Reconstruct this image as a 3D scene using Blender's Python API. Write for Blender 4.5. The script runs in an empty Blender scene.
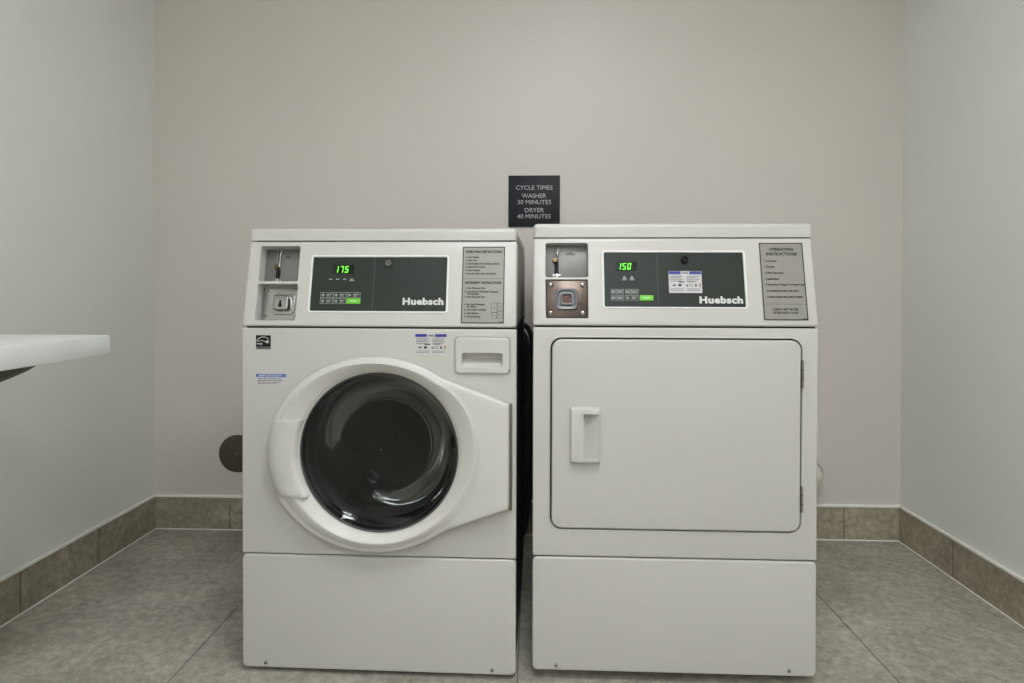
import bpy, bmesh, math, random
from mathutils import Matrix, Vector
random.seed(4)
PI = math.pi
scn = bpy.context.scene
COL = scn.collection

# ------------------------------------------------------------------ helpers
def lin(c):
    return tuple(((v/255)/12.92 if v/255 <= .04045 else ((v/255+.055)/1.055)**2.4) for v in c)

def mat(name, rgb, rough=.5, metal=0., var=.04, scale=30., bump=0., bscale=300., emit=None, estr=0., spec=.5, coat=0.):
    m = bpy.data.materials.new(name); m.use_nodes = True
    nt = m.node_tree; b = nt.nodes['Principled BSDF']
    c = lin(rgb)
    tc = nt.nodes.new('ShaderNodeTexCoord')
    nz = nt.nodes.new('ShaderNodeTexNoise'); nz.inputs['Scale'].default_value = scale; nz.inputs['Detail'].default_value = 4
    nt.links.new(tc.outputs['Object'], nz.inputs['Vector'])
    rp = nt.nodes.new('ShaderNodeValToRGB')
    rp.color_ramp.elements[0].position = .3; rp.color_ramp.elements[1].position = .7
    rp.color_ramp.elements[0].color = tuple(v*(1-var) for v in c)+(1,)
    rp.color_ramp.elements[1].color = tuple(min(1, v*(1+var)) for v in c)+(1,)
    nt.links.new(nz.outputs['Fac'], rp.inputs['Fac']); nt.links.new(rp.outputs['Color'], b.inputs['Base Color'])
    b.inputs['Roughness'].default_value = rough; b.inputs['Metallic'].default_value = metal
    b.inputs['Specular IOR Level'].default_value = spec
    b.inputs['Coat Weight'].default_value = coat
    if bump:
        n2 = nt.nodes.new('ShaderNodeTexNoise'); n2.inputs['Scale'].default_value = bscale; n2.inputs['Detail'].default_value = 3
        nt.links.new(tc.outputs['Object'], n2.inputs['Vector'])
        bp = nt.nodes.new('ShaderNodeBump'); bp.inputs['Strength'].default_value = bump; bp.inputs['Distance'].default_value = .002
        nt.links.new(n2.outputs['Fac'], bp.inputs['Height']); nt.links.new(bp.outputs['Normal'], b.inputs['Normal'])
    if emit:
        b.inputs['Emission Color'].default_value = lin(emit)+(1,); b.inputs['Emission Strength'].default_value = estr
    return m

def stone(name, dark, mid, light, scale, rough, bump=.15):
    m = bpy.data.materials.new(name); m.use_nodes = True
    nt = m.node_tree; b = nt.nodes['Principled BSDF']; N = nt.nodes.new; L = nt.links.new
    tc = N('ShaderNodeTexCoord')
    n1 = N('ShaderNodeTexNoise'); n1.inputs['Scale'].default_value = scale; n1.inputs['Detail'].default_value = 9; n1.inputs['Roughness'].default_value = .68; n1.inputs['Distortion'].default_value = .25
    n2 = N('ShaderNodeTexNoise'); n2.inputs['Scale'].default_value = scale*9; n2.inputs['Detail'].default_value = 7; n2.inputs['Roughness'].default_value = .75
    n3 = N('ShaderNodeTexNoise'); n3.inputs['Scale'].default_value = scale*22; n3.inputs['Detail'].default_value = 3
    for n in (n1, n2, n3): L(tc.outputs['Object'], n.inputs['Vector'])
    ad = N('ShaderNodeMix'); ad.data_type = 'FLOAT'; ad.inputs[0].default_value = .62
    L(n1.outputs['Fac'], ad.inputs[2]); L(n2.outputs['Fac'], ad.inputs[3])
    rp = N('ShaderNodeValToRGB'); e = rp.color_ramp.elements
    e[0].position = .32; e[0].color = lin(dark)+(1,); e[1].position = .68; e[1].color = lin(light)+(1,)
    k = e.new(.5); k.color = lin(mid)+(1,)
    L(ad.outputs[0], rp.inputs['Fac'])
    r2 = N('ShaderNodeValToRGB'); r2.color_ramp.elements[0].position = .64; r2.color_ramp.elements[1].position = .74
    r2.color_ramp.elements[0].color = (0, 0, 0, 1); r2.color_ramp.elements[1].color = (.45, .45, .45, 1)
    L(n3.outputs['Fac'], r2.inputs['Fac'])
    mx = N('ShaderNodeMix'); mx.data_type = 'RGBA'; mx.inputs[7].default_value = lin(light)+(1,)
    L(r2.outputs['Color'], mx.inputs[0]); L(rp.outputs['Color'], mx.inputs[6])
    L(mx.outputs[2], b.inputs['Base Color'])
    b.inputs['Roughness'].default_value = rough
    bp = N('ShaderNodeBump'); bp.inputs['Strength'].default_value = bump; bp.inputs['Distance'].default_value = .003
    L(ad.outputs[0], bp.inputs['Height']); L(bp.outputs['Normal'], b.inputs['Normal'])
    return m

def tinted_glass(name, tint, ior=1.5):
    m = bpy.data.materials.new(name); m.use_nodes = True
    nt = m.node_tree; nt.nodes.remove(nt.nodes['Principled BSDF']); N = nt.nodes.new; L = nt.links.new
    out = nt.nodes['Material Output']
    tr = N('ShaderNodeBsdfTransparent'); tr.inputs['Color'].default_value = tint+(1,)
    gl = N('ShaderNodeBsdfGlossy'); gl.inputs['Roughness'].default_value = .04; gl.inputs['Color'].default_value = (1, 1, 1, 1)
    fr = N('ShaderNodeFresnel'); fr.inputs['IOR'].default_value = ior
    mx = N('ShaderNodeMixShader'); L(fr.outputs[0], mx.inputs[0]); L(tr.outputs[0], mx.inputs[1]); L(gl.outputs[0], mx.inputs[2])
    L(mx.outputs[0], out.inputs['Surface'])
    return m

def link(name, bm, m, parent=None, sharp=32, smooth=True, frame=None):
    """one bmesh -> one mesh object"""
    bmesh.ops.remove_doubles(bm, verts=bm.verts, dist=1e-6)
    bmesh.ops.recalc_face_normals(bm, faces=bm.faces)
    me = bpy.data.meshes.new(name); bm.to_mesh(me); bm.free()
    ms = m if isinstance(m, (list, tuple)) else [m]
    for x in ms: me.materials.append(x)
    o = bpy.data.objects.new(name, me); COL.objects.link(o)
    finish(o, sharp, smooth)
    if parent: o.parent = parent
    if frame is not None: o.matrix_local = frame
    return o

def finish(o, sharp=32, smooth=True):
    if smooth:
        for p in o.data.polygons: p.use_smooth = True
        o.data.set_sharp_from_angle(angle=math.radians(sharp))

def rr(x0, x1, z0, z1, r, n=8):
    """rounded rectangle outline, counter-clockwise, in x/z"""
    r = max(r, 1e-5); pts = []
    for cx, cz, a0 in ((x1-r, z1-r, 0), (x0+r, z1-r, PI/2), (x0+r, z0+r, PI), (x1-r, z0+r, 1.5*PI)):
        for i in range(n+1):
            a = a0+PI/2*i/n; pts.append((cx+r*math.cos(a), cz+r*math.sin(a)))
    return pts

def loops(bm, rings, cap0=True, cap1=True, mi=0):
    """skin a list of equally long closed vertex rings"""
    vs = [[bm.verts.new(p) for p in r] for r in rings]
    n = len(vs[0])
    for a, b in zip(vs, vs[1:]):
        for i in range(n):
            f = bm.faces.new((a[i], a[(i+1) % n], b[(i+1) % n], b[i])); f.material_index = mi
    if cap0: bm.faces.new(vs[0]).material_index = mi
    if cap1: bm.faces.new(vs[-1][::-1]).material_index = mi
    return vs

def slab(bm, x0, x1, z0, z1, yf, yb, r=.001, bev=.0, seg=3, n=8, mi=0, backbev=0.):
    """rounded plate standing in x/z; yf front (towards -y), yb back; bev rounds the front rim"""
    rings = []
    if bev > 0:
        for i in range(seg+1):
            a = PI/2*i/seg; ins = bev*(1-math.sin(a)); d = bev*(1-math.cos(a))
            rings.append([(x, yf+d, z) for x, z in rr(x0+ins, x1-ins, z0+ins, z1-ins, max(r-ins, 1e-4), n)])
    else:
        rings.append([(x, yf, z) for x, z in rr(x0, x1, z0, z1, r, n)])
    if backbev > 0:
        rings.append([(x, yb-backbev, z) for x, z in rr(x0, x1, z0, z1, r, n)])
        ins = backbev
        rings.append([(x, yb, z) for x, z in rr(x0+ins, x1-ins, z0+ins, z1-ins, max(r-ins, 1e-4), n)])
    else:
        rings.append([(x, yb, z) for x, z in rr(x0, x1, z0, z1, r, n)])
    loops(bm, rings, mi=mi)
    return bm

def box(bm, x0, x1, y0, y1, z0, z1, bev=0., seg=3, mi=0):
    t = bmesh.new()
    vs = [t.verts.new((x, y, z)) for x in (x0, x1) for y in (y0, y1) for z in (z0, z1)]
    for q in ((0, 1, 3, 2), (4, 6, 7, 5), (0, 4, 5, 1), (2, 3, 7, 6), (0, 2, 6, 4), (1, 5, 7, 3)):
        t.faces.new([vs[i] for i in q])
    bmesh.ops.recalc_face_normals(t, faces=t.faces)
    if bev: bmesh.ops.bevel(t, geom=list(t.edges), offset=bev, segments=seg, profile=.5, affect='EDGES', clamp_overlap=True)
    for f in t.faces: f.material_index = mi
    me = bpy.data.meshes.new('t'); t.to_mesh(me); t.free(); bm.from_mesh(me); bpy.data.meshes.remove(me)
    return bm

def lathe(bm, prof, cx, cz, n=48, y0=0., mi=0, cap=True):
    """profile of (radius, y) spun about the y axis through (cx, cz)"""
    rings = [[(cx+r*math.cos(2*PI*i/n), y0+y, cz+r*math.sin(2*PI*i/n)) for i in range(n)] for r, y in prof]
    loops(bm, rings, cap0=cap, cap1=cap, mi=mi)
    return bm

def lathe_z(bm, prof, cx, cy, n=32, mi=0):
    rings = [[(cx+r*math.cos(2*PI*i/n), cy+r*math.sin(2*PI*i/n), z) for i in range(n)] for r, z in prof]
    loops(bm, rings, mi=mi); return bm

def tube(bm, pts, rad, n=14, corr=0., mi=0):
    """round tube through smoothed points; corr adds corrugation"""
    P = [Vector(p) for p in pts]; S = []
    for i in range(len(P)-1):
        a = P[max(i-1, 0)]; b = P[i]; c = P[i+1]; d = P[min(i+2, len(P)-1)]
        k = 14
        for j in range(k):
            t = j/k
            S.append(.5*((2*b)+(c-a)*t+(2*a-5*b+4*c-d)*t*t+(3*b-a-3*c+d)*t**3))
    S.append(P[-1]); rings = []
    up = Vector((.3, .2, .93)).normalized()
    for i, s in enumerate(S):
        d = (S[min(i+1, len(S)-1)]-S[max(i-1, 0)]).normalized()
        u = d.cross(up);
        if u.length < 1e-3: u = d.cross(Vector((1, 0, 0)))
        u.normalize(); v = d.cross(u); r = rad*(1+(corr if i % 2 else -corr))
        up = v.cross(d) if False else up
        rings.append([tuple(s+r*(u*math.cos(2*PI*q/n)+v*math.sin(2*PI*q/n))) for q in range(n)])
    loops(bm, rings, mi=mi); return bm

def boolean(o, *bms, op='DIFFERENCE'):
    for bm in bms:
        c = link('cutter', bm, list(o.data.materials)[0])
        md = o.modifiers.new('b', 'BOOLEAN'); md.object = c; md.operation = op; md.solver = 'EXACT'
        bpy.context.view_layer.update()
        dg = bpy.context.evaluated_depsgraph_get()
        me = bpy.data.meshes.new_from_object(o.evaluated_get(dg))
        o.modifiers.clear(); old = o.data; o.data = me; bpy.data.meshes.remove(old)
        cm = c.data; bpy.data.objects.remove(c); bpy.data.meshes.remove(cm)
    finish(o)
    return o

def text(bm, s, size, x, z, y, align='LEFT', bold=0., xs=1., depth=.0002, mi=0, width=None):
    """raised lettering in x/z facing -y; x,z = baseline anchor; width fits the line to that length"""
    cu = bpy.data.curves.new('t', 'FONT'); cu.body = s; cu.size = size; cu.align_x = align
    cu.space_character = 1.0+bold*1.9; cu.offset = bold*size; cu.extrude = depth; cu.resolution_u = 3
    o = bpy.data.objects.new('t', cu); COL.objects.link(o)
    bpy.context.view_layer.update(); dg = bpy.context.evaluated_depsgraph_get()
    me = bpy.data.meshes.new_from_object(o.evaluated_get(dg))
    if width:
        w = max(v.co.x for v in me.vertices)-min(v.co.x for v in me.vertices); xs = width/w
    me.transform(Matrix.Translation((x, y, z)) @ Matrix.Rotation(PI/2, 4, 'X') @ Matrix.Diagonal((xs, 1, 1, 1)))
    n0 = len(bm.faces); bm.from_mesh(me); bm.faces.ensure_lookup_table()
    for f in bm.faces[n0:]: f.material_index = mi
    bpy.data.objects.remove(o); bpy.data.curves.remove(cu); bpy.data.meshes.remove(me)
    return bm

def poly(bm, pts, y, th=.0002, mi=0):
    """thin flat polygon in x/z"""
    loops(bm, [[(a, y, b) for a, b in pts], [(a, y+th, b) for a, b in pts]], mi=mi); return bm

def rect(bm, x0, x1, z0, z1, y, th=.0002, mi=0):
    return poly(bm, [(x0, z0), (x1, z0), (x1, z1), (x0, z1)], y, th, mi)

def outline(bm, x0, x1, z0, z1, y, w=.0008, th=.0002, mi=0):
    rect(bm, x0, x1, z0, z0+w, y, th, mi); rect(bm, x0, x1, z1-w, z1, y, th, mi)
    rect(bm, x0, x0+w, z0, z1, y, th, mi); rect(bm, x1-w, x1, z0, z1, y, th, mi); return bm

def tag(o, label=None, cat=None, group=None, kind=None):
    if label: o['label'] = label
    if cat: o['category'] = cat
    if group: o['group'] = group
    if kind: o['kind'] = kind
    return o

def empty(name, loc, rz=0.):
    o = bpy.data.objects.new(name, None); COL.objects.link(o)
    o.location = loc; o.rotation_euler = (0, 0, rz); o.empty_display_size = .1
    return o

# ------------------------------------------------------------------ materials
WHITE = mat('white_enamel', (188, 186, 180), .32, var=.012, scale=6, bump=.03, bscale=900)
DOORW = mat('white_door_plastic', (196, 194, 188), .38, var=.01, scale=6)
PLAST = mat('white_plastic', (192, 190, 184), .36, var=.01, scale=8)
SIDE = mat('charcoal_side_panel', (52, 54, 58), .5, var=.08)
PANEL = mat('grey_overlay', (38, 44, 38), .42, var=.03, scale=40, spec=.3)
SILVER = mat('silver_bezel', (222, 224, 220), .28, var=.02)
STEEL = mat('brushed_steel', (158, 158, 154), .26, metal=1., var=.06, scale=60)
PLATEST = mat('polished_steel_plate', (84, 75, 69), .26, metal=1., var=.15, scale=35)  # steel's brownish dark reflection is put into the base colour
CHROME = mat('chrome', (150, 150, 147), .15, metal=1., var=.02)
BRASS = mat('brass', (104, 86, 58), .3, metal=1., var=.08)
GREYP = mat('grey_painted_recess', (112, 112, 108), .4, metal=.35, var=.04)
BLACK = mat('black_plastic', (12, 13, 13), .6, var=.1, spec=.25)
RUBBER = mat('black_rubber', (22, 23, 25), .55, var=.15)
GASKET = mat('dark_gasket', (58, 60, 60), .5, var=.1)
LCD = mat('black_display_window', (6, 12, 6), .2, var=.05)
GREENLED = mat('green_led', (110, 255, 60), .4, emit=(96, 255, 48), estr=1.2)
GREENKEY = mat('green_key', (104, 196, 48), .4, var=.06, scale=90)
WLET = mat('white_print', (200, 203, 198), .5, var=.02)
GLET = mat('pale_grey_print', (150, 153, 148), .5, var=.05)
KLET = mat('black_print', (32, 34, 32), .5, var=.05)
PLGREY = mat('printed_plate', (138, 139, 127), .42, metal=.1, var=.03)
PLDRY = mat('brushed_aluminium_plate', (142, 139, 131), .4, metal=.25, var=.04)
STICK = mat('white_sticker', (192, 190, 189), .45, var=.03)
SBLUE = mat('blue_print', (52, 58, 140), .5, var=.06)
SLTBL = mat('light_blue_print', (78, 108, 178), .5, var=.06)
SGREY = mat('grey_print', (122, 122, 124), .5, var=.06)
SRED = mat('dull_red_print', (170, 120, 110), .5, var=.06)
SIGN = mat('slate_sign_panel', (27, 30, 36), .5, var=.05, scale=20, spec=.25)
SIGNT = mat('sign_lettering', (172, 175, 178), .5, var=.02)
DARKGAP = mat('painted_gap_shade', (30, 31, 30), .7, var=.1)  # near-black colour standing in for the shade inside panel gaps
LAMIN = mat('white_laminate', (222, 225, 222), .4, var=.012, scale=10)
BRK = mat('dark_bracket', (96, 93, 80), .55, var=.06)
COVER = mat('cover_dark_reflection', (84, 76, 66), .42, metal=.35, var=.1, scale=25)  # the metal's dark brown reflection is painted as base colour
DUCT = mat('white_duct', (196, 192, 182), .5, var=.04)
DKTUBE = mat('dark_olive_tube', (104, 96, 78), .6, var=.08)
HINGE = mat('hinge_metal', (120, 117, 104), .4, metal=.7, var=.08)
DKST = mat('dull_lock_steel', (92, 93, 93), .34, metal=1., var=.1, scale=60)
DRUM = mat('drum_steel', (150, 150, 148), .3, metal=.9, var=.08, scale=20)
GLASS = tinted_glass('smoked_glass', (.5, .51, .5), 1.45)
PANE = tinted_glass('dark_smoked_pane', (.215, .228, .215), 1.40)
WALLB = mat('warm_grey_wall_paint', (205, 198, 190), .42, var=.012, scale=3, bump=.06, bscale=260, spec=.4)
WALLS = mat('cool_grey_wall_paint', (224, 225, 218), .42, var=.012, scale=3, bump=.06, bscale=260, spec=.4)
CEIL = mat('ceiling_paint', (225, 225, 222), .8, var=.01)
FLOORM = stone('concrete_look_tile', (108, 105, 94), (158, 154, 141), (203, 199, 185), 4.2, .46)
BASEM = stone('brown_grey_base_tile', (108, 101, 85), (150, 142, 124), (190, 181, 161), 5.5, .55)
GROUT = mat('grey_grout', (108, 105, 96), .85, var=.05)
JOINT = mat('dark_grout', (48, 45, 38), .85, var=.05)
CAULK = mat('pale_caulk', (240, 238, 230), .6, var=.03)
LAMPD = mat('lamp_diffuser', (255, 255, 255), .5, emit=(248, 250, 255), estr=9.0)

# ------------------------------------------------------------------ the room
XL, XR, YB, YF, H = -1.511, 1.402, 2.415, -4.2, 2.6
def struct(o): o['kind'] = 'structure'; return o
bm = bmesh.new(); box(bm, XL-.1, XL, YF-.1, YB+.1, -.1, H+.1); struct(link('wall_left', bm, WALLS))
bm = bmesh.new(); box(bm, XR, XR+.1, YF-.1, YB+.1, -.1, H+.1); struct(link('wall_right', bm, WALLS))
bm = bmesh.new(); box(bm, XL, XR, YB, YB+.1, -.1, H+.1); struct(link('wall_back', bm, WALLB))
bm = bmesh.new(); box(bm, XL, XR, YF-.1, YF, -.1, H+.1); struct(link('wall_front', bm, WALLS))
bm = bmesh.new(); box(bm, XL, XR, YF, YB, H, H+.1); struct(link('ceiling', bm, CEIL))

bm = bmesh.new(); box(bm, XL, XR, YF, YB, -.1, -.0015, mi=1)
xs = [XL, -.888, -.038, .895, XR]; g = .0016
ysl = [YF, -3.5, -2.3, -1.1, .1, 1.3, YB]
for i in range(len(xs)-1):
    for j in range(len(ysl)-1):
        box(bm, xs[i]+(g if i else 0), xs[i+1]-(g if i < len(xs)-2 else 0), ysl[j]+g, ysl[j+1]-g, -.012, 0, bev=.0006, seg=1)
struct(link('floor', bm, [FLOORM, GROUT], smooth=False))

BBH, BBT = .128, .009
def baseboard(name, axis, fixed, sign, lo, hi, joints):
    bm = bmesh.new(); js = [lo]+sorted(joints)+[hi]; g = .0026 if axis == 'y' else .0014
    def bx(a, b, t0, t1, z0, z1, bev, mi):
        p, q = sorted((fixed+sign*t0, fixed+sign*t1))
        if axis == 'x': box(bm, a, b, p, q, z0, z1, bev, 2, mi)
        else: box(bm, p, q, a, b, z0, z1, bev, 2, mi)
    for a, b in zip(js, js[1:]): bx(a+g, b-g, 0, BBT, 0, BBH, .0008, 0)
    bx(lo, hi, 0, BBT-.0025, 0, BBH-.001, 0, 1)
    struct(link(name, bm, [BASEM, JOINT], smooth=False))
def trim(name, axis, fixed, sign, lo, hi, z0, z1, t):
    bm = bmesh.new(); p, q = sorted((fixed, fixed+sign*t))
    if axis == 'x': box(bm, lo, hi, p, q, z0, z1, .001, 2)
    else: box(bm, p, q, lo, hi, z0, z1, .001, 2)
    struct(link(name, bm, CAULK))
def ladder(start, step, lo, hi):
    r = []; v = start
    while v > lo+.02: r.append(v); v -= step
    v = start+step
    while v < hi-.02: r.append(v); v += step
    return r
baseboard('baseboard_back', 'x', YB, -1, XL, XR, ladder(-1.202, .5975, XL, XR))
baseboard('baseboard_left', 'y', XL, 1, YF, YB-BBT, ladder(2.086, .329, YF, YB))
baseboard('baseboard_right', 'y', XR, -1, YF, YB-BBT, ladder(2.104, .36, YF, YB))
trim('trim_1', 'x', YB, -1, XL, XR, BBH, BBH+.0085, BBT+.0025)
trim('trim_2', 'y', XL, 1, YF, YB-BBT, BBH, BBH+.0085, BBT+.0025)
trim('trim_3', 'y', XR, -1, YF, YB-BBT, BBH, BBH+.0085, BBT+.0025)
trim('trim_4', 'x', YB-BBT, -1, XL+BBT, XR-BBT, 0, .004, .005)
trim('trim_5', 'y', XL+BBT, 1, YF, YB-BBT, 0, .004, .005)
trim('trim_6', 'y', XR-BBT, -1, YF, YB-BBT, 0, .004, .005)

# ------------------------------------------------------------------ shared machine pieces
W = .683
K = .21; LK = math.sqrt(1+K*K)
def console_frame(zb): return Matrix.Translation((0, 0, zb)) @ Matrix.Rotation(-math.atan(K), 4, 'X')

def seven_seg(bm, digit, x, z, h, y, mi=0):
    w = h*.52; t = h*.125; sl = .17
    seg = {'a': (0, h-t, w, h), 'g': (0, h/2-t/2, w, h/2+t/2), 'd': (0, 0, w, t), 'f': (0, h/2, t, h), 'b': (w-t, h/2, w, h), 'e': (0, 0, t, h/2), 'c': (w-t, 0, w, h/2)}
    on = {'1': 'bc', '7': 'abc', '5': 'afgcd', '0': 'abcdef'}[digit]
    for s in on:
        a, b, c, d = seg[s]; q = .0005
        a += q; b += q; c -= q; d -= q
        poly(bm, [(x+a+sl*b, z+b), (x+c+sl*b, z+b), (x+c+sl*d, z+d), (x+a+sl*d, z+d)], y, .0002, mi)

def screw(name, parent, u, z, y, r, m, frame=None):
    bm = bmesh.new()
    lathe(bm, [(r, 0), (r, -r*.35), (r*.75, -r*.7), (r*.3, -r*.78)], u, z, 20, y)
    rect(bm, u-r*.6, u+r*.6, z-r*.1, z+r*.1, y-r*.82, .0004, 1)
    return link(name, bm, [m, BLACK], parent, frame=frame)

def shell(name, parent, ztop, zbot, depth, m, inset, du=0.):
    """cabinet: two sides, back, floor and top with an open front"""
    bm = bmesh.new(); t = .004; a, b = inset+du, W-inset+du
    box(bm, a, a+t, .018, depth, zbot, ztop, .001, 1); box(bm, b-t, b, .018, depth, zbot, ztop, .001, 1)
    box(bm, a+t, b-t, depth-t, depth, zbot, ztop); box(bm, a+t, b-t, .018, depth-t, zbot, zbot+t); box(bm, a+t, b-t, .018, depth-t, ztop-t, ztop)
    return link(name, bm, m, parent, smooth=False)

def console(parent, zb, ztop, depth, ua, ub, holes):
    """sloped front hood with its coin cells cut in"""
    F = console_frame(zb); bm = bmesh.new()
    sh = (ztop-zb)
    prof = [(0, zb), (K*sh, ztop), (depth, ztop), (depth, zb)]
    rings = [[(u, y, z) for y, z in prof] for u in (ua, ub)]
    loops(bm, rings); bmesh.ops.recalc_face_normals(bm, faces=bm.faces)
    ed = [e for e in bm.edges if not all(v.co.y > depth-.01 for v in e.verts)]
    bmesh.ops.bevel(bm, geom=ed, offset=.006, segments=4, profile=.5, affect='EDGES', clamp_overlap=True)
    o = link('control_hood', bm, WHITE)
    Z = lambda z: (z-zb)*LK
    cuts = []
    for (u0, u1, z0, z1, d, r, flare) in holes:
        c = bmesh.new()
        rings = [[(x, -.02, z) for x, z in rr(u0-flare, u1+flare, Z(z0)-flare, Z(z1)+flare, r+flare, 5)],
                 [(x, .0, z) for x, z in rr(u0-flare*.3, u1+flare*.3, Z(z0)-flare*.3, Z(z1)+flare*.3, r+flare*.3, 5)],
                 [(x, d, z) for x, z in rr(u0, u1, Z(z0), Z(z1), r, 5)]]
        loops(c, rings); bmesh.ops.transform(c, matrix=F, verts=c.verts); cuts.append(c)
    boolean(o, *cuts); o.parent = parent
    return F, Z

def top_cap(parent, z0, z1, depth, ua, ub):
    bm = bmesh.new(); y0 = K*(z0-.866)-.002
    box(bm, ua, ub, y0, depth, z0-.05, z1, .010, 5)
    bmesh.ops.bisect_plane(bm, geom=bm.verts[:]+bm.edges[:]+bm.faces[:], plane_co=(0, 0, z0), plane_no=(0, 0, 1), clear_inner=True)
    bmesh.ops.holes_fill(bm, edges=[e for e in bm.edges if e.is_boundary])
    return link('top_panel', bm, WHITE, parent)

def lettering(name, parent, s, u0, u1, z, y, size, m, bold):
    bm = bmesh.new(); text(bm, s, size, u0, z, y, 'LEFT', bold, 1, .0003, 0, u1-u0)
    return link(name, bm, m, parent, smooth=False)

def key_button(parent, u0, u1, z0, z1, y, mark, fill=None):
    bm = bmesh.new()
    if fill:
        slab(bm, u0, u1, z0, z1, y-.0012, y, .0012, .0006, 2)
        rect(bm, u0+(u1-u0)*.25, u1-(u1-u0)*.25, (z0+z1)/2-.0009, (z0+z1)/2+.0009, y-.0015, .0002, 1)
        return tag(link('start_button', bm, [fill, WLET], parent), 'green start button')
    outline(bm, u0, u1, z0, z1, y-.0005, .0009, .0004)
    h = z1-z0; w = u1-u0
    if mark: rect(bm, u0+w*.12, u0+w*.12+h*.42, z0+h*.28, z0+h*.72, y-.0005, .0004, 1)
    rect(bm, u0+w*.46, u1-w*.12, z0+h*.56, z0+h*.72, y-.0005, .0004, 1)
    rect(bm, u0+w*.46, u1-w*.2, z0+h*.26, z0+h*.4, y-.0005, .0004, 1)
    return link('key_button', bm, [GLET, GLET], parent, smooth=False)

def lock_cylinder(parent, u, z, y, m):
    bm = bmesh.new()
    lathe(bm, [(.0085, 0), (.0085, -.008), (.0075, -.0095), (.0058, -.0095), (.0055, -.0075), (.003, -.0075), (.001, -.0075)], u, z, 28, y)
    rect(bm, u-.0008, u+.0008, z-.004, z+.004, y-.0083, .0005, 1)
    return tag(link('panel_lock', bm, [m, BLACK], parent), 'small round panel lock')

def coin_slot(parent, F, Z, cell, us, ztop, zbot, zk, d):
    u0, u1, z0, z1 = cell
    bm = bmesh.new(); slab(bm, u0, u1, Z(z0), Z(z1), d-.0015, d, .003, .0004, 2)
    r = link('coin_slot_plate', bm, GREYP, parent, frame=F)
    tag(r, 'grey coin slot plate')
    y = d-.0015
    bm = bmesh.new()                                   # guide channel above the button
    slab(bm, us-.0042, us+.0052, Z(zk), Z(ztop), y-.006, y, .002, .001, 2)
    rect(bm, us-.0008, us+.0016, Z(zk)+.006, Z(ztop)-.003, y-.0064, .0004, 1)
    link('coin_guide', bm, [CHROME, BLACK], r)
    bm = bmesh.new()                                   # return button
    lathe(bm, [(.0065, 0), (.0065, -.007), (.005, -.0095), (.002, -.0098)], us-.004, Z(zk), 20, y)
    link('return_button', bm, BRASS, r)
    bm = bmesh.new()                                   # dark slot
    slab(bm, us-.0052, us+.0052, Z(zbot)+.006, Z(zk)-.004, y-.003, y, .002, .0008, 2)
    link('coin_slot', bm, BLACK, r)
    bm = bmesh.new()
    slab(bm, us-.012, us+.012, Z(zbot)-.002, Z(zbot)+.0045, y-.006, y, .002, .0012, 2)
    slab(bm, us-.004, us+.004, Z(zbot)-.0045, Z(zbot)+.006, y-.009, y-.002, .002, .001, 2)
    link('slot_foot', bm, CHROME, r)
    bm = bmesh.new(); um = u0+(u1-u0)*.60
    slab(bm, um-.012, um+.012, Z(z1)-.025, Z(z1)-.015, y-.0012, y, .0015, .0004, 2)
    rect(bm, um-.006, um+.004, Z(z1)-.0218, Z(z1)-.0185, y-.0016, .0003, 1)
    link('price_plaque', bm, [GREYP, KLET], r)
    return r

def feet(parent, zb, depth):
    for u in (.05, W-.05):
        for y in (.06, depth-.06):
            bm = bmesh.new()
            lathe_z(bm, [(.02, 0), (.022, .003), (.02, .008), (.008, .01), (.006, zb+.003)], u, y, 20)
            link('foot', bm, RUBBER, parent)

def text_line(bm, u, z, s, w, size, y, mi=0, bold=.012):
    text(bm, s, size, u, z, y, 'LEFT', bold, 1, .00015, mi, w)

# ------------------------------------------------------------------ WASHER
wash = empty('washing_machine', (-.7205, 1.514, 0), -.01396)
tag(wash, 'white front-loading washing machine with round smoked glass door, left of the dryer', 'washing machine')
WZB, WZT, WD = .0135, .8603, .70
zb = .8645
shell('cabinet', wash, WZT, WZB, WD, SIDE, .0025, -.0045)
feet(wash, WZB, WD)

# front panel with porthole and drawer opening
DU, DZ, DR = .344, .560, .1975
bm = bmesh.new(); slab(bm, -.0045, W-.0045, .2998, WZT, 0, .02, .004, .0035, 4)
fp = link('front_panel', bm, WHITE)
c1 = bmesh.new(); lathe(c1, [(.187, -.05), (.187, .05)], DU, DZ, 96)
c2 = bmesh.new(); slab(c2, .5275, .6633, .7525, .8420, -.05, .05, .011)
boolean(fp, c1, c2); fp.parent = wash
bm = bmesh.new(); slab(bm, -.0045, W-.0045, WZB, .2970, 0, .02, .013, .004, 4)
lp = link('lower_panel', bm, WHITE, wash)
screw('screw', lp, .0557, .0262, 0, .0045, STEEL); screw('screw', lp, .6206, .0262, 0, .0045, STEEL)
bm = bmesh.new(); box(bm, .004, W-.004, .008, .018, .2965, .3010); link('seam_shade_strip', bm, DARKGAP, wash)  # dark strip paints the shade in the seam between front panels
bm = bmesh.new(); box(bm, .004, W-.004, .010, WD-.02, WZT-.001, zb+.002); link('hood_shade_sheet', bm, DARKGAP, wash)  # dark sheet stands in for shade in the slit below the hood

cellA = (.0275, .1265, .9775, 1.0650); cellB = (.0275, .1280, .8805, .9695)
F, Z = console(wash, zb, 1.0785, WD, -.0050, .6780, [cellA+(.032, .004, .004), cellB+(.032, .004, .004), (.1585, .5075, .9000, 1.0405, .0035, .006, .0)])
top_cap(wash, 1.0802, 1.1110, WD, -.0058, .6765)

coin_slot(wash, F, Z, cellA, .0630, 1.060, .9835, 1.0178, .0315)
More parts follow.
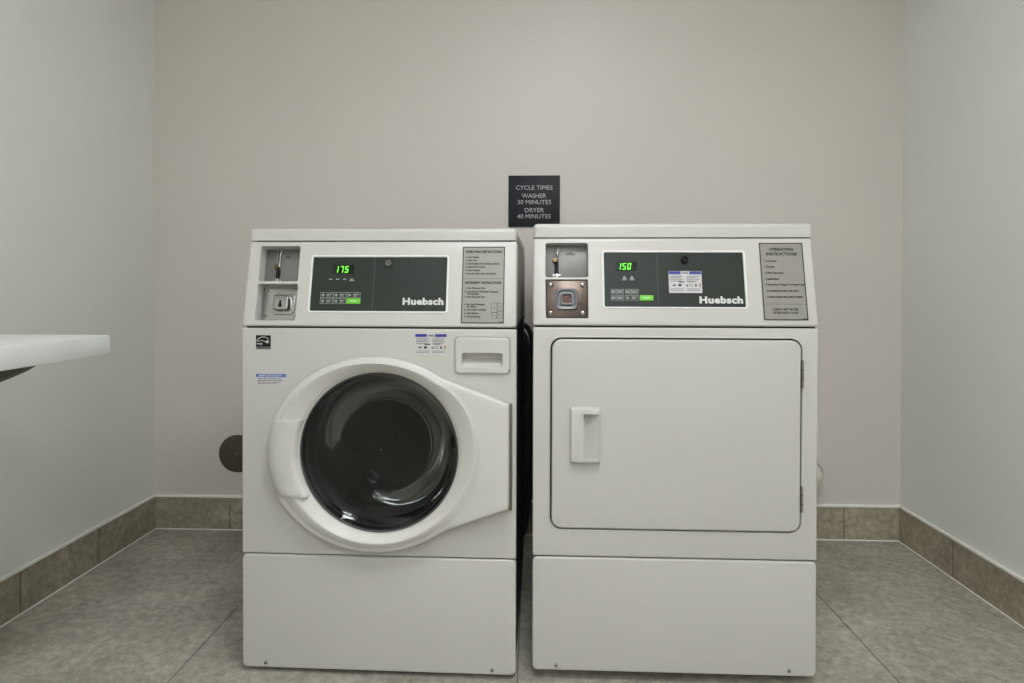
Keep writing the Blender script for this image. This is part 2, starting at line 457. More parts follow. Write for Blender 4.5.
# coin box front
u0, u1, z0, z1 = cellB
bm = bmesh.new(); slab(bm, u0+.004, u1-.0005, Z(z0)+.002, Z(z1)-.004, .0235, .0315, .003, .0012, 3)
cb = tag(link('coin_box', bm, STEEL, wash, frame=F), 'steel coin box front with raised lock')
for a in (u0+.013, u1-.008):
    for b in (z0+.0135, z1-.012): screw('screw', cb, a, Z(b), .0235, .0042, STEEL)
bm = bmesh.new()
slab(bm, .060, .116, Z(.8965), Z(.9490), .0205, .0240, .012, .002, 3)
link('lock_escutcheon', bm, STEEL, cb)
bm = bmesh.new()
slab(bm, .0665, .106, Z(.9050), Z(.9430), .0030, .0210, .009, .004, 4)
lk = link('lock_barrel', bm, CHROME, cb)
bm = bmesh.new()
pts = [(.0862+.0046*math.cos(a), Z(.917)+.0046*math.sin(a)) for a in [PI*.85+i*(1.3*PI)/14 for i in range(15)]]+[(.0862+.0012, Z(.931)), (.0862-.0012, Z(.931))]
poly(bm, pts, .0026, .0006); link('keyhole', bm, BLACK, cb)

# control panel
def panel(parent, u0, u1, z0, z1, seam):
    bm = bmesh.new()
    slab(bm, u0-.0012, u1+.0012, Z(z0)-.0012, Z(z1)+.0012, .0018, .006, .003, 0)
    rect(bm, seam-.0004, seam+.0004, Z(z0)+.004, Z(z1)-.004, .0016, .0003, 1)
    p = tag(link('control_panel', bm, [PANEL, GLET2], parent, frame=F, smooth=False), 'dark grey control panel')
    bm = bmesh.new()
    def ring(d): return [(x, z) for x, z in rr(u0-d, u1+d, Z(z0)-d, Z(z1)+d, .003+d, 6)]
    rings = []
    for d, y in ((0, .0016), (.0004, -.001), (.0015, -.0022), (.0038, -.0022), (.0052, -.001), (.0054, .003)):
        rings.append([(x, y, z) for x, z in ring(d)])
    loops(bm, rings, cap0=False, cap1=False); link('bezel', bm, SILVER, p)
    return p
GLET2 = mat('faint_seam', (84, 89, 80), .5)
cp = panel(wash, .1635, .5035, .9035, 1.0375, .3203)
YP = .0018
def display(parent, u0, u1, z0, z1, s, du, dz, h, pitch):
    bm = bmesh.new(); slab(bm, u0, u1, Z(z0), Z(z1), YP-.0008, YP, .001, .0003, 1)
    link('display_window', bm, LCD, parent)
    bm = bmesh.new()
    for i, ch in enumerate(s): seven_seg(bm, ch, du+i*pitch, Z(dz), h, YP-.0011)
    tag(link('display_digits', bm, GREENLED, parent, smooth=False), 'glowing green digits')
display(cp, .2145, .2685, .9960, 1.0185, '175', .2190, .9990, .0165, .0128)
bm = bmesh.new()
for i, u in enumerate((.2107, .2285, .2463, .2641)):
    rect(bm, u-.0042, u+.0040, Z(.9812), Z(.9838), YP-.0003, .0002)
    if i == 3: rect(bm, u-.006, u+.007, Z(.9780), Z(.9800), YP-.0003, .0002)
link('indicator_marks', bm, GLET, cp, smooth=False)
ux = [.1877, .2210, .2545, .2895]
for i in range(3):
    key_button(cp, ux[i], ux[i+1]-.0012, Z(.9362), Z(.9497), YP, True)
    if i < 2: key_button(cp, ux[i], ux[i+1]-.0012, Z(.9210), Z(.9346), YP, True)
key_button(cp, .2546, .2894, Z(.9215), Z(.9346), YP, False, GREENKEY)
lock_cylinder(cp, .3569, Z(1.0215), YP, CHROME)
lettering('brand_lettering', cp, 'Huebsch', .3947, .4966, Z(.9203), YP-.0004, .0228, WLET, .046)

def plate(parent, u0, u1, z0, z1, m):
    bm = bmesh.new(); slab(bm, u0, u1, Z(z0), Z(z1), -.0012, .0005, .0015, .0004, 1)
    outline(bm, u0, u1, Z(z0), Z(z1), -.0015, .0025, .0003, 1)
    return tag(link('instruction_plate', bm, [m, KLET], parent, frame=F, smooth=False), 'printed instruction plate')
pl = plate(wash, .5420, .6474, .8745, 1.0640, PLGREY)
bm = bmesh.new(); yT = -.0015
def ln(f, s, w, size=.0056, u=.550, bold=.075):
    text_line(bm, u, Z(1.064-(1.064-.8745)*f)-size*.35, s, w, size, yT, 0, bold)
ln(.068, 'OPERATING INSTRUCTIONS', .0900, .0078, .5495, .07)
for f, s, w in ((.140, '1. Load Clothes', .033), (.182, '2. Close Door', .029), (.226, '3. Add Detergent (See Instructions Below)', .084), (.268, '4. Select Wash Program', .050), (.312, '5. Insert Payment', .036), (.357, '6. Press Start (Door Locks Until Finished)', .076)):
    ln(f, s, w)
rect(bm, .5445, .6450, Z(.9835), Z(.9841), yT)
ln(.476, 'DETERGENT INSTRUCTIONS', .0900, .0078, .5495, .07)
for f, s, w in ((.545, '1. Open Dispenser Door', .050), (.592, '2. Add Amount Of Powder Detergent', .083), (.622, '    To Container', .030), (.660, '3. Close Dispenser Door', .051), (.757, '4. For Liquid Detergent', .050), (.787, '    Or Softener', .024), (.825, '5. Use Lower Amount', .053), (.872, '6. Add Before', .036), (.915, '7. Wash Starts', .040)):
    ln(f, s, w)
for a, b, c, d in ((.6165, .6305, .737, .862), (.6305, .6430, .737, .842), (.6165, .6305, .862, .936), (.6305, .6430, .842, .936)):
    outline(bm, a, b, Z(1.064-.1895*d), Z(1.064-.1895*c), yT, .0007)
    rect(bm, (a+b)/2-.001, (a+b)/2+.001, Z(1.064-.1895*(c+d)/2)-.0015, Z(1.064-.1895*(c+d)/2)+.0015, yT)
rect(bm, .634, .6445, Z(.8775), Z(.8790), yT)
link('lettering', bm, KLET, pl, smooth=False)

# stickers on the front panel
def star(cx, cz, r):
    return [(cx+(r if i % 2 == 0 else r*.42)*math.cos(PI/2+i*PI/5), cz+(r if i % 2 == 0 else r*.42)*math.sin(PI/2+i*PI/5)) for i in range(10)]
def arc_band(bm, cx, cz, rx, rz, a0, a1, w0, w1, y, mi, n=16):
    o, q = [], []
    for i in range(n+1):
        t = i/n; a = a0+(a1-a0)*t; w = w0+(w1-w0)*t
        o.append((cx+rx*math.cos(a), cz+rz*math.sin(a))); q.append((cx+(rx-w)*math.cos(a), cz+(rz-w)*math.sin(a)))
    for i in range(n): poly(bm, [o[i], o[i+1], q[i+1], q[i]], y, .0002, mi)
bm = bmesh.new(); slab(bm, .0315, .0689, .8080, .8425, -.0004, .001, .0008)
arc_band(bm, .0500, .8270, .0165, .0120, PI*.12, PI*.98, .0008, .0022, -.0007, 1)
arc_band(bm, .0460, .8215, .0130, .0085, PI*.15, PI*.85, .0016, .0006, -.0007, 1)
poly(bm, star(.0605, .8265, .0052), -.0008, .0002, 1)
rect(bm, .0325, .0679, .8090, .8140, -.0007, .0002, 2)
text(bm, 'energy', .0085, .0340, .8195, -.0008, 'LEFT', .01, 1, .0001, 1, .014)
text(bm, 'ENERGY STAR', .0040, .0360, .8100, -.0009, 'LEFT', .02, 1, .0001, 0, .028)
tag(link('efficiency_sticker', bm, [BLACK, WLET, SGREY], wash, smooth=False), 'small black square sticker with a white star and arc')
bm = bmesh.new(); slab(bm, .0313, .1073, .7188, .7468, -.0004, .001, .0008)
rect(bm, .0313, .1073, .7385, .7468, -.0006, .0002, 1)
text(bm, 'IMPORTANT', .0062, .0390, .7404, -.0008, 'LEFT', .03, 1, .0001, 0, .058)
for z, w in ((.7335, .062), (.7295, .066), (.7255, .060), (.7215, .050)):
    for a in range(5): rect(bm, .0355+a*w/5, .0355+(a+.84)*w/5, z, z+.0022, -.0006, .0002, 2)
tag(link('notice_sticker', bm, [STICK, SLTBL, SGREY], wash, smooth=False), 'thin notice sticker with a light blue header')

def warning_sticker(parent, u0, u1, z0, z1, y, skew=0., frame=None, zf=lambda v: v):
    w = u1-u0; h = z1-z0
    bm = bmesh.new(); slab(bm, u0, u1, z0, z1, y, y+.0012, .0006); yy = y-.0003
    X = lambda f: u0+w*f
    V = lambda f: z1-h*f
    rect(bm, X(.01), X(.37), V(.15), V(.01), yy, .0002, 1); rect(bm, X(.63), X(.99), V(.15), V(.01), yy, .0002, 1)
    text(bm, 'WARNING', h*.13, X(.40), V(.13), yy, 'LEFT', .02, 1, .0001, 2, w*.2)
    for side in (.04, .54):
        for k, f in enumerate((.22, .29, .36, .44)):
            rect(bm, X(side), X(side+.40-(k % 2)*.06), V(f+.035), V(f), yy, .0002, 3)
        for f in (.80, .87): rect(bm, X(side), X(side+.40), V(f+.03), V(f), yy, .0002, 3)
    rect(bm, X(.30), X(.47), V(.52), V(.47), yy, .0002, 2); rect(bm, X(.56), X(.80), V(.51), V(.475), yy, .0002, 3)
    poly(bm, [(X(.10), V(.68)), (X(.21), V(.68)), (X(.22), V(.64)), (X(.17), V(.61)), (X(.11), V(.64))], yy, .0002, 2)
    poly(bm, [(X(.28), V(.70)), (X(.36), V(.70)), (X(.39), V(.62)), (X(.34), V(.58)), (X(.29), V(.60))], yy, .0002, 2)
    poly(bm, [(X(.51), V(.70)), (X(.58), V(.70)), (X(.57), V(.59))], yy, .0002, 2)
    outline(bm, X(.62), X(.72), V(.71), V(.58), yy, h*.03, .0002, 3)
    poly(bm, [(X(.78), V(.70)), (X(.85), V(.70)), (X(.83), V(.58)), (X(.80), V(.58))], yy, .0002, 2)
    rect(bm, X(.91), X(.97), V(.72), V(.55), yy, .0002, 4)
    o = link('warning_sticker', bm, [STICK, SBLUE, KLET, SGREY, SRED], parent, smooth=False, frame=frame)
    return tag(o, 'white safety sticker with two blue headers')
warning_sticker(wash, .4295, .5085, .7968, .8487, -.0004)

# detergent drawer
bm = bmesh.new()
n = 10; rings = []
def drawer_ring(ins, y, drop):
    pts = rr(.5283+ins, .6625-ins, .7533+ins, .8412-ins, .0105-ins*.6, n)
    out = []
    for x, z in pts:
        t = (x-.5954)/.066
        out.append((x, y-.004*(1-t*t), z-(drop*(1-t*t) if z < .79 else 0)))
    return out
for ins, y in ((0, .03), (0, -.001), (.0006, -.0035), (.0022, -.0055), (.005, -.006)): rings.append(drawer_ring(ins, y, .0025))
loops(bm, rings)
dr = link('detergent_drawer', bm, PLAST)
c = bmesh.new()
loops(c, [[(x, -.03, z) for x, z in rr(.5440, .6460, .7640, .8045, .006, 6)], [(x, -.0065, z) for x, z in rr(.5455, .6445, .7672, .8035, .006, 6)],
          [(x, .020, z) for x, z in rr(.5490, .6410, .7870, .8020, .005, 6)]])
boolean(dr, c); dr.parent = wash
bm = bmesh.new(); rings = []
for d, y in ((.0, .004), (.0004, -.0012), (.0016, -.0020), (.0034, -.0012), (.004, .001)):
    rings.append([(x, y, z) for x, z in rr(.5280-d, .6628+d, .7527-d, .8418+d, .0105+d, 8)])
loops(bm, rings, cap0=False, cap1=False); link('drawer_surround', bm, WHITE, wash)
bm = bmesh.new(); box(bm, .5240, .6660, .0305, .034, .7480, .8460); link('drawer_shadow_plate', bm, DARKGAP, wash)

# door: ring with a hinge wing, polar skin around the glass
def ell(a): return (.3345+.2650*math.cos(a), .5565+.2375*math.sin(a))
aT, aB = math.radians(53), math.radians(-50)
path = []
NA = 150
for i in range(NA+1):
    a = aT+(2*PI+aB-aT)*i/NA; path.append(ell(a))
RU, RT, RB = .6625, .6840, .4300
def seg(p, q, n): return [(p[0]+(q[0]-p[0])*i/n, p[1]+(q[1]-p[1])*i/n) for i in range(1, n)]
pb = path[-1]; pt = path[0]
cr = .006
path += seg(pb, (RU-cr, RB-cr*.2), 22)+[(RU-cr, RB-cr*.2), (RU-.0015, RB+.002), (RU, RB+cr)]+seg((RU, RB+cr), (RU, RT-cr), 24)+[(RU, RT-cr), (RU-.0015, RT-.002), (RU-cr, RT+cr*.2)]+seg((RU-cr, RT+cr*.2), pt, 22)
def sm(a, b, x):
    t = min(1, max(0, (x-a)/(b-a))); return t*t*(3-2*t)
def door_stations(px, pz):
    dx, dz = px-DU, pz-DZ; r = math.hypot(dx, dz); a = math.atan2(dz, dx); cx, sx = math.cos(a), math.sin(a)
    # ring ellipse radius along this direction (about the glass centre)
    ex, ez = DU-.3385, DZ-.5565; A, B = .2560, .2330
    qa = (cx/A)**2+(sx/B)**2; qb = 2*(ex*cx/A**2+ez*sx/B**2); qc = (ex/A)**2+(ez/B)**2-1
    rr_ = (-qb+math.sqrt(qb*qb-4*qa*qc))/(2*qa)
    s = math.sin(a)
    c = .36+.56*sm(-.75, .55, s)
    r3 = r-.010
    ks = .007; r4 = -ks*math.log(math.exp(-rr_/ks)+math.exp(-(r-.0105)/ks))
    r5 = DR+.008+(r4-DR-.008)*c
    e = DR+.004
    st = [(r-.004, .001), (r-.0003, .005), (r, .022), (r-.0008, .0270), (r-.0026, .0300), (r3+.004, .0316), (r3-.0005, .0322)]
    st += [(max(r4+.001, r4+(r3-r4)*.5), .0326), (r4, .0330), (r4-(r4-r5)*.12, .0344), (r4-(r4-r5)*.5, .0388), (r4-(r4-r5)*.85, .0414), (r5, .0420),
           (r5-(r5-e)*.10, .0412), (r5-(r5-e)*.5, .0335), (r5-(r5-e)*.9, .0252), (e, .0232), (DR+.0020, .0195), (DR, .0175), (DR-.0025, .0165), (DR-.003, .002)]
    return [(DU+q*cx, -w, DZ+q*sx) for q, w in st]
cols = [door_stations(*p) for p in path]
bm = bmesh.new()
loops(bm, [[c[k] for c in cols] for k in range(len(cols[0]))], cap0=False, cap1=False)
door = link('door', bm, DOORW, wash, sharp=50)
# dark back ring closing the door
bm = bmesh.new()
loops(bm, [[(c[0][0], -.0015, c[0][2]) for c in cols], [(DU+(c[0][0]-DU)*.0+.186*(c[0][0]-DU)/math.hypot(c[0][0]-DU, c[0][2]-DZ), -.0015, DZ+.186*(c[0][2]-DZ)/math.hypot(c[0][0]-DU, c[0][2]-DZ)) for c in cols]], cap0=False, cap1=False)
link('door_back', bm, GASKET, door)
# trim ring, bowl
bm = bmesh.new()
lathe(bm, [(DR-.0022, -.0165), (DR-.0030, -.0185), (DR-.0050, -.0180), (DR-.0062, -.0150), (DR-.0075, -.0130)], DU, DZ, 128, cap=False)
link('glass_trim', bm, GASKET, door)
bm = bmesh.new()
prof = [(.184, .0), (.176, .008), (.168, .018), (.160, .028), (.152, .045), (.141, .062), (.131, .085), (.117, .103), (.095, .115), (.060, .123), (.025, .126), (.004, .1262)]
lathe(bm, prof, DU, DZ, 96, cap=False)
tag(link('glass_bowl', bm, GLASS, door, sharp=60), 'smoked glass bowl of the door')
bm = bmesh.new()
lathe(bm, [(DR-.0066, -.0150), (.1860, -.0122), (.1800, -.0088), (.1740, -.0058), (.1680, -.0034), (.1600, -.0010), (.1500, .0012), (.1350, .0034), (.1150, .0054), (.0900, .0070), (.0600, .0081), (.0300, .0087), (.0020, .0089)], DU, DZ, 128, cap=False)
tag(link('glass_pane', bm, PANE, door, sharp=75), 'dark dished outer pane of the door')
# left grip
def left_edge(z):
    t = (z-.5565)/.2375; return .3345-.2650*math.sqrt(max(0, 1-t*t))
def glass_edge(z): return DU-math.sqrt(max(0, (DR+.001)**2-(z-DZ)**2))
bm = bmesh.new(); z0, z1 = .4555, .6420
SW = [(0, .008), (.008, .016), (.025, .0235), (.055, .0290), (.10, .0335), (.17, .0375), (.27, .0415), (.40, .0450), (.55, .0470), (.70, .0475), (.83, .0470), (.92, .0455), (.97, .0425), (1, .0370)]
TT = [0, .012, .03, .05]+[.05+.9*i/22 for i in range(1, 22)]+[.95, .97, .988, 1]
front = []
for t in TT:
    z = z0+(z1-z0)*t; a = left_edge(z)-.0012; b = glass_edge(z); row = []
    drop = .0016*(1-sm(0, .03, t))+.0016*(1-sm(0, .03, 1-t))
    for q, w in SW: row.append(bm.verts.new((a+(b-a)*q, -(w-drop), z)))
    front.append(row)
for i in range(len(TT)-1):
    for j in range(len(SW)-1): bm.faces.new((front[i][j], front[i][j+1], front[i+1][j+1], front[i+1][j]))
def skirt(vs):
    lo = [bm.verts.new((v.co.x, -.010, v.co.z)) for v in vs]
    for i in range(len(vs)-1): bm.faces.new((vs[i], vs[i+1], lo[i+1], lo[i]))
skirt(front[0]); skirt(front[-1]); skirt([r[0] for r in front]); skirt([r[-1] for r in front])
tag(link('door_grip', bm, DOORW, door, sharp=40), 'smooth white grip at the left of the door ring')
bm = bmesh.new()
slab(bm, .6640, .6690, .4220, .6800, -.010, .001, .002, .001, 2); slab(bm, .6605, .6650, .4260, .6780, -.018, .001, .001, .001, 2)
tag(link('door_hinge', bm, HINGE, wash), 'dark hinge strip')
# drum, gasket, lifters
bm = bmesh.new()
lathe(bm, [(.187, .021), (.190, .030), (.178, .045), (.186, .060), (.200, .075), (.235, .085)], DU, DZ, 72, cap=False)
link('door_gasket_or_shade', bm, GASKET, wash)
bm = bmesh.new()
lathe(bm, [(.205, .080), (.255, .088), (.262, .100), (.262, .46), (.245, .480), (.12, .490), (.10, .475), (.05, .470), (.004, .468)], DU, DZ, 72, cap=False)
for ring_y in [.12+.03*i for i in range(11)]:
    for k in range(40):
        a = 2*PI*k/40; ca, sa = math.cos(a), math.sin(a)
        q = [bm.verts.new((DU+.2612*math.cos(a+da), ring_y+dy, DZ+.2612*math.sin(a+da))) for da, dy in ((-.012, 0), (0, -.0032), (.012, 0), (0, .0032))]
        f = bm.faces.new(q); f.material_index = 1
dm = link('drum', bm, [DRUM, BLACK], wash)
for k in range(3):
    a = math.radians(100+120*k); ca, sa = math.cos(a), math.sin(a)
    bm = bmesh.new(); rings = []
    for y, hh in ((.12, .02), (.14, .055), (.30, .062), (.43, .055), (.46, .02)):
        rings.append([(DU+r*ca-t*sa, y, DZ+r*sa+t*ca) for r, t in ((.261, -.05), (.262-hh, -.016), (.258-hh, 0), (.262-hh, .016), (.261, .05))])
    loops(bm, rings); link('drum_lifter', bm, DRUM, dm)
# hoses behind the washer
bm = bmesh.new(); tube(bm, [(.60, WD-.01, .78), (.655, WD+.05, .785), (.680, WD+.085, .72), (.683, WD+.085, .52), (.683, WD+.085, .30), (.681, WD+.08, .13), (.66, WD+.07, .05), (.60, WD+.06, .03)], .0145, 14, .06)
link('drain_hose', bm, RUBBER, wash)
for dx, dy, zt in ((0, .115, .795), (-.017, .110, .775)):
    bm = bmesh.new(); tube(bm, [(.58+dx, WD-.01, zt+.02), (.66+dx, WD+dy-.02, zt+.035), (.702+dx, WD+dy, zt-.03), (.704+dx, WD+dy, .52), (.703+dx, WD+dy, .28), (.69+dx, WD+dy, .16), (.62+dx, WD+dy-.02, .10)], .0095, 12)
    link('inlet_hose', bm, RUBBER, wash)

# ------------------------------------------------------------------ DRYER
dry = empty('tumble_dryer', (-.0018, 1.511, 0), -.0035)
tag(dry, 'white tumble dryer with square solid door, right of the washing machine', 'dryer')
DZB, DZT, DD = .0256, .8657, .70
zb = .8700
shell('cabinet', dry, DZT, DZB, DD, WHITE, .0025)
feet(dry, DZB, DD)
bm = bmesh.new(); slab(bm, 0, W, .3072, DZT, 0, .02, .004, .0035, 4)
fp = link('front_panel', bm, WHITE)
c = bmesh.new(); slab(c, .0420, .6448, .3728, .8412, -.05, .05, .028, n=12)
boolean(fp, c); fp.parent = dry
bm = bmesh.new(); slab(bm, 0, W, DZB, .3040, 0, .02, .013, .004, 4)
lp = link('lower_panel', bm, WHITE, dry)
screw('screw', lp, .0584, .0385, 0, .0045, STEEL); screw('screw', lp, .6192, .0400, 0, .0045, STEEL)
bm = bmesh.new(); box(bm, .004, W-.004, .008, .018, .3035, .3080); link('seam_shade_strip', bm, DARKGAP, dry)  # seam shade put in as a dark strip
bm = bmesh.new(); box(bm, .004, W-.004, .010, DD-.02, DZT-.001, zb+.002); link('hood_shade_sheet', bm, DARKGAP, dry)  # shade under the hood put in as a dark sheet
# rolled rim round the door opening
bm = bmesh.new(); rings = []
for d, y in ((-.0002, .012), (.0, -.0005), (.0012, -.0016), (.0032, -.0012), (.0045, .001)):
    rings.append([(x, y, z) for x, z in rr(.0420-d, .6448+d, .3728-d, .8412+d, .028+d, 12)])
loops(bm, rings, cap0=False, cap1=False); link('door_opening_rim', bm, WHITE, dry)
bm = bmesh.new(); slab(bm, .0380, .6488, .3690, .8450, .0185, .022, .030); link('door_gasket_or_shade', bm, DARKGAP, dry)  # dark sheet behind the door paints the shade in its groove
bm = bmesh.new(); slab(bm, .0462, .6408, .3772, .8372, -.005, .018, .024, .004, 4, 12)
ddoor = tag(link('door', bm, WHITE, dry), 'solid white door with rounded corners')
# pocket handle
bm = bmesh.new(); rings = []
def hring(ins, y):
    out = []
    for x, z in rr(.0908+ins, .1620-ins, .5402+ins, .6735-ins, .006, 6):
        t = (z-.6068)/.0666; bow = .0022*(1-t*t)
        out.append((x+(-bow if x < .12 else bow*.8), y, z))
    return out
for ins, y in ((0, .013), (0, -.014), (.0008, -.0185), (.0028, -.0215), (.006, -.0225)): rings.append(hring(ins, y))
loops(bm, rings)
hd = link('door_handle', bm, PLAST)
c = bmesh.new()
def wedge(z, k): return [(.1205-k, -.04, z), (.1215, -.0225, z), (.1228, .0006, z), (.1270, .0024, z), (.1330, .0004, z), (.1587, -.0190, z), (.168, -.0240, z), (.172, -.04, z)]
loops(c, [wedge(.5475, 0), wedge(.6590, 0)])
boolean(hd, c); hd.parent = ddoor
c = bmesh.new(); slab(c, (.0975), .1545, .5480, .6660, -.05, .0125, .004); ddoor.parent = None; boolean(ddoor, c); ddoor.parent = dry
for z0, z1 in ((.7233, .7905), (.4247, .4874)):
    bm = bmesh.new(); slab(bm, .6418, .6470, z0, z1, -.0065, .006, .002, .0015, 2)
    for q in (.33, .66): box(bm, .6414, .6474, -.007, .0, z0+(z1-z0)*q-.0006, z0+(z1-z0)*q+.0006, mi=1)
    link('door_hinge', bm, [HINGE, BLACK], dry)

cellA = (.0305, .1350, .9885, 1.0735); cellB = (.0305, .1340, .8885, .9825)
F, Z = console(dry, zb, 1.0865, DD, -.0010, .6845, [cellA+(.024, .006, .003), cellB+(.020, .003, .002), (.1705, .5185, .9125, 1.0530, .0035, .006, .0)])
top_cap(dry, 1.0882, 1.1228, DD, -.0005, .6875)
coin_slot(dry, F, Z, cellA, .0580, 1.0690, .9940, 1.0340, .0235)
u0, u1, z0, z1 = cellB
bm = bmesh.new(); slab(bm, u0+.0012, u1-.0012, Z(z0)+.0015, Z(z1)-.0015, .0035, .0195, .003, .0012, 3)
cb = tag(link('coin_box', bm, PLATEST, dry, frame=F), 'polished coin box front with four corner bolts')
for a in (u0+.0125, u1-.0125):
    for b in (z0+.0125, z1-.0125): screw('screw', cb, a, Z(b), .0035, .0060, CHROME)
bm = bmesh.new(); rings = []
cu, cz = .0815, Z(.9345)
for hw, y in ((.0270, .0040), (.0270, .0010), (.0255, -.0015), (.0235, -.0018), (.0205, -.0008), (.0195, .0022)):
    rings.append([(x, y, z) for x, z in rr(cu-hw, cu+hw, cz-hw, cz+hw, .011, 6)])
loops(bm, rings); link('lock_escutcheon', bm, DKST, cb)
bm = bmesh.new(); rings = []
for hw, y in ((.0160, .0025), (.0160, -.0030), (.0145, -.0050), (.0120, -.0050), (.0108, -.0020), (.0105, .0015)):
    rings.append([(x, y, z) for x, z in rr(cu-hw, cu+hw, cz-hw, cz+hw, .0065, 6)])
loops(bm, rings); link('lock_collar', bm, DKST, cb)
bm = bmesh.new(); slab(bm, cu-.0103, cu+.0103, cz-.0103, cz+.0103, .0005, .002, .005)
tag(link('lock_core', bm, mat('copper_lock_core', (70, 48, 42), .35, metal=.6, var=.2), cb), 'dark copper lock core')

cp = panel(dry, .1745, .5145, .9165, 1.0495, .3054)
display(cp, .2030, .2555, 1.0055, 1.0270, '150', .2065, 1.0080, .0160, .0122)
bm = bmesh.new()
for u, z in ((.2241, .9890), (.2424, .9890)):
    poly(bm, [(u-.005, Z(z)-.004), (u+.005, Z(z)-.004), (u, Z(z)+.004)], YP-.0003)
    rect(bm, u-.005, u+.006, Z(z)-.0075, Z(z)-.0055, YP-.0003, .0002)
link('indicator_marks', bm, GLET, cp, smooth=False)
for a, b in ((.1905, .2048), (.2062, .2215), (.2255, .2400), (.2405, .2580)): key_button(cp, a, b, Z(.9474), Z(.9595), YP, True)
for a, b in ((.1905, .2048), (.2062, .2215), (.2245, .2580)): key_button(cp, a, b, Z(.9322), Z(.9446), YP, True)
key_button(cp, .2605, .2930, Z(.9320), Z(.9446), YP, False, GREENKEY)
lock_cylinder(cp, .3721, Z(1.0318), YP, BLACK)
lettering('brand_lettering', cp, 'Huebsch', .4036, .5079, Z(.9263), YP-.0004, .0228, WLET, .046)
warning_sticker(cp, .3320, .4122, Z(.9505), Z(1.0042), YP-.0008).name = 'warning_sticker'

pl = plate(dry, .5552, .6602, .8852, 1.0740, PLDRY)
bm = bmesh.new(); HP = 1.0740-.8852
def dl(f, s, w, size=.0056, u=.5655, bold=.075, ctr=False):
    if ctr: u = .6077-w/2
    text_line(bm, u, Z(1.0740-HP*f)-size*.35, s, w, size, yT, 0, bold)
dl(.085, 'OPERATING', .058, .0098, ctr=True, bold=.05); dl(.147, 'INSTRUCTIONS', .074, .0098, ctr=True, bold=.05)
for f, s, w in ((.238, '1. Load Clothes', .029), (.315, '2. Close Door', .024), (.393, '3. Select Temperature', .044), (.472, '4. Insert Payment', .032), (.545, '5. Press Start To Begin Or To Restart Cycle', .094), (.625, '6. Opening Door Stops The Dryer', .078), (.702, '7. Remove Clothes When Cycle Is Finished', .086)):
    dl(f, s, w)
rect(bm, .5572, .6580, Z(.9235), Z(.9241), yT)
dl(.862, 'CLEAN LINT FILTER', .062, .0068, ctr=True, bold=.05); dl(.905, 'AFTER EACH LOAD', .060, .0068, ctr=True, bold=.05)
rect(bm, .647, .6570, Z(.8880), Z(.8895), yT)
link('lettering', bm, KLET, pl, smooth=False)

# ------------------------------------------------------------------ wall sign
sg = empty('cycle_time_sign', (-.0005, YB, 1.3))
tag(sg, 'small square dark slate sign with white cycle times on the back wall above the machines', 'sign')
bm = bmesh.new(); slab(bm, -.0995, .0995, -.100, .098, -.008, 0, .0015, .001, 2); sp = link('sign_panel', bm, SIGN, sg)
bm = bmesh.new()
for s, z, w in (('CYCLE TIMES', .0430, .142), ('WASHER', .0115, .094), ('30 MINUTES', -.0130, .130), ('DRYER', -.0440, .074), ('40 MINUTES', -.0680, .130)):
    text(bm, s, .0235, -w/2-.001, z, -.0085, 'LEFT', .0, 1, .0004, 0, w)
link('sign_lettering', bm, SIGNT, sg, smooth=False)

# ------------------------------------------------------------------ folding counter on the left wall
CX, CY, CZ = -.935, 1.335, .855
ct = empty('counter_shelf', (XL, .4, CZ))
tag(ct, 'white laminate folding counter fixed to the left wall on a dark bracket', 'counter')
def off(o): o.matrix_parent_inverse = ct.matrix_basis.inverted(); return o
bm = bmesh.new(); box(bm, XL, CX, -.55, CY, CZ-.0425, CZ, .0015, 2); o = link('countertop', bm, LAMIN); o.parent = ct; off(o)
for yb in (1.20, .30):
    bm = bmesh.new(); zt = CZ-.0425
    pts = [(XL, zt), (CX-.050, zt)]
    for i in range(1, 17):
        t = i/16; pts.append((CX-.050-(CX-.050-XL-.02)*t, zt-.002-.175*t**.82))
    pts.append((XL, zt-.185))
    loops(bm, [[(x, yb-.012, z) for x, z in pts], [(x, yb+.012, z) for x, z in pts]])
    o = tag(link('wall_bracket', bm, BRK), 'dark curved bracket under the countertop'); o.parent = ct; off(o)

# ------------------------------------------------------------------ round cover on the back wall and dryer vent
cv = empty('wall_cover_plate', (-1.174, YB, .302))
tag(cv, 'round dark metal cover plate low on the back wall left of the washing machine', 'cover plate')
bm = bmesh.new(); lathe(bm, [(.0745, 0), (.0745, -.003), (.0725, -.0048), (.066, -.0056), (.002, -.0056)], 0, 0, 64); link('plate', bm, COVER, cv)
screw('screw', cv, 0, 0, -.0056, .0055, STEEL)

vt = empty('vent_duct', (1.028, YB, .270))
tag(vt, 'pale round vent duct at the back wall peeking out right of the dryer', 'vent duct')
bm = bmesh.new(); lathe(bm, [(.060, 0), (.060, -.004), (.056, -.006), (.054, -.012), (.054, -.060), (.057, -.062), (.057, -.068), (.051, -.070), (.050, -.060), (.050, -.004)], 0, 0, 48, cap=False); link('wall_collar', bm, DUCT, vt)
bm = bmesh.new(); tube(bm, [(0, -.050, 0), (-.006, -.078, -.003), (-.05, -.108, -.02), (-.16, -.112, -.07), (-.30, -.105, -.12), (-.46, -.10, -.13), (-.58, -.10, -.10)], .0475, 24, .03); link('flexible_hose', bm, DUCT, vt)
bm = bmesh.new(); tube(bm, [(.008, -.030, -.265), (.008, -.030, -.20), (.008, -.030, -.13), (.008, -.030, -.050)], .026, 16); tag(link('dark_tube', bm, DKTUBE, vt), 'dark upright tube below the collar')  # plain dark olive tube from the floor up to the collar

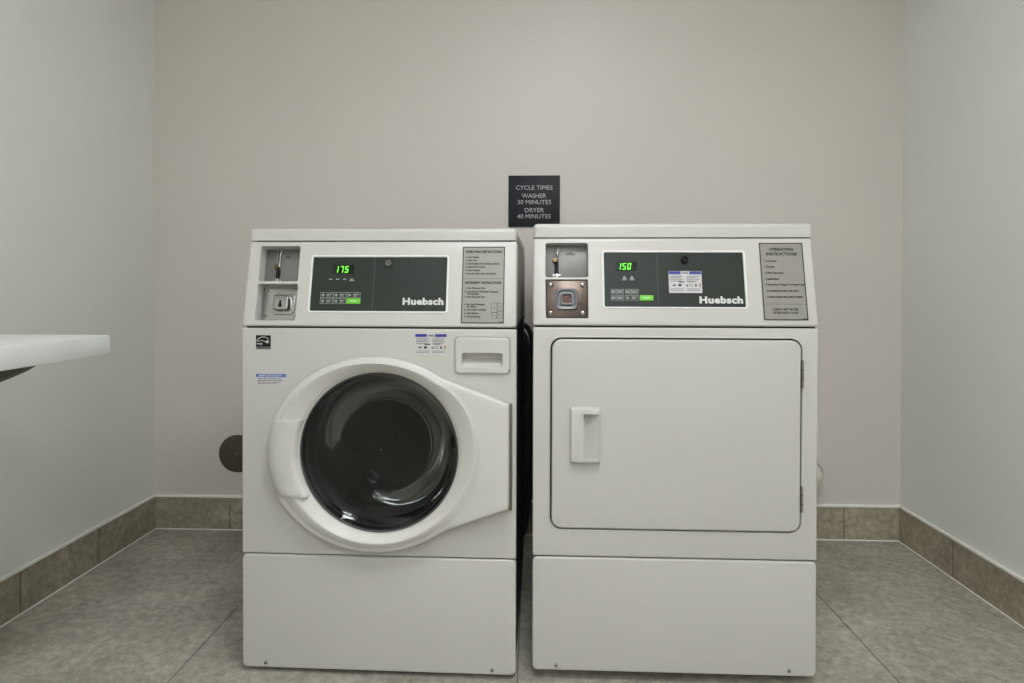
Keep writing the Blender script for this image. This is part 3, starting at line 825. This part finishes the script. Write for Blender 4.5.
# ------------------------------------------------------------------ ceiling lamp, plus three unseen fill panels added behind the camera
for (x, y, lab) in ((.22, .45, 'square white ceiling light panel nearest the back wall above the machines'), (0., -.9, 'added unseen square fill light panel second from the back wall'),
                    (0., -2.3, 'added unseen square fill light panel third from the back wall'), (0., -3.5, 'added unseen square fill light panel farthest from the machines')):
    lt = empty('ceiling_or_fill_light', (x, y, H)); tag(lt, lab, 'ceiling light')
    bm = bmesh.new(); rings = []
    for hw, z in ((.31, 0), (.31, -.012), (.305, -.016), (.290, -.016), (.285, -.010)):
        rings.append([(a, b, z) for a, b in rr(-hw, hw, -hw, hw, .004, 3)])
    loops(bm, rings, cap0=False, cap1=False); link('light_frame', bm, SILVER, lt)
    bm = bmesh.new(); box(bm, -.286, .286, -.286, .286, -.0095, -.001); link('diffuser', bm, LAMPD, lt, smooth=False)

# ------------------------------------------------------------------ camera, world, colour
cam = bpy.data.cameras.new('camera'); co = bpy.data.objects.new('camera', cam); COL.objects.link(co)
f = 620.; yaw, pitch, roll = .0355, -.0103, .0027
fwd = Vector((-math.sin(yaw)*math.cos(pitch), math.cos(yaw)*math.cos(pitch), math.sin(pitch)))
rt = Vector((math.cos(yaw), math.sin(yaw), 0)); up = rt.cross(fwd)
r2 = rt*math.cos(roll)+up*math.sin(roll); u2 = up*math.cos(roll)-rt*math.sin(roll)
co.matrix_world = Matrix((( r2.x, u2.x, -fwd.x, 0), (r2.y, u2.y, -fwd.y, 0), (r2.z, u2.z, -fwd.z, .9601), (0, 0, 0, 1)))
cam.sensor_width = 36; cam.sensor_fit = 'HORIZONTAL'; cam.lens = f/1024*36
cam.shift_x = 0; cam.shift_y = -46.65/1024
cam.clip_start = .02
scn.camera = co
wd = bpy.data.worlds.new('world'); scn.world = wd; wd.use_nodes = True
wd.node_tree.nodes['Background'].inputs[0].default_value = (.6, .62, .65, 1); wd.node_tree.nodes['Background'].inputs[1].default_value = .2
vs = scn.view_settings; vs.view_transform = 'Standard'; vs.look = 'None'; vs.gamma = 1; vs.use_curve_mapping = False; vs.exposure = 1.64
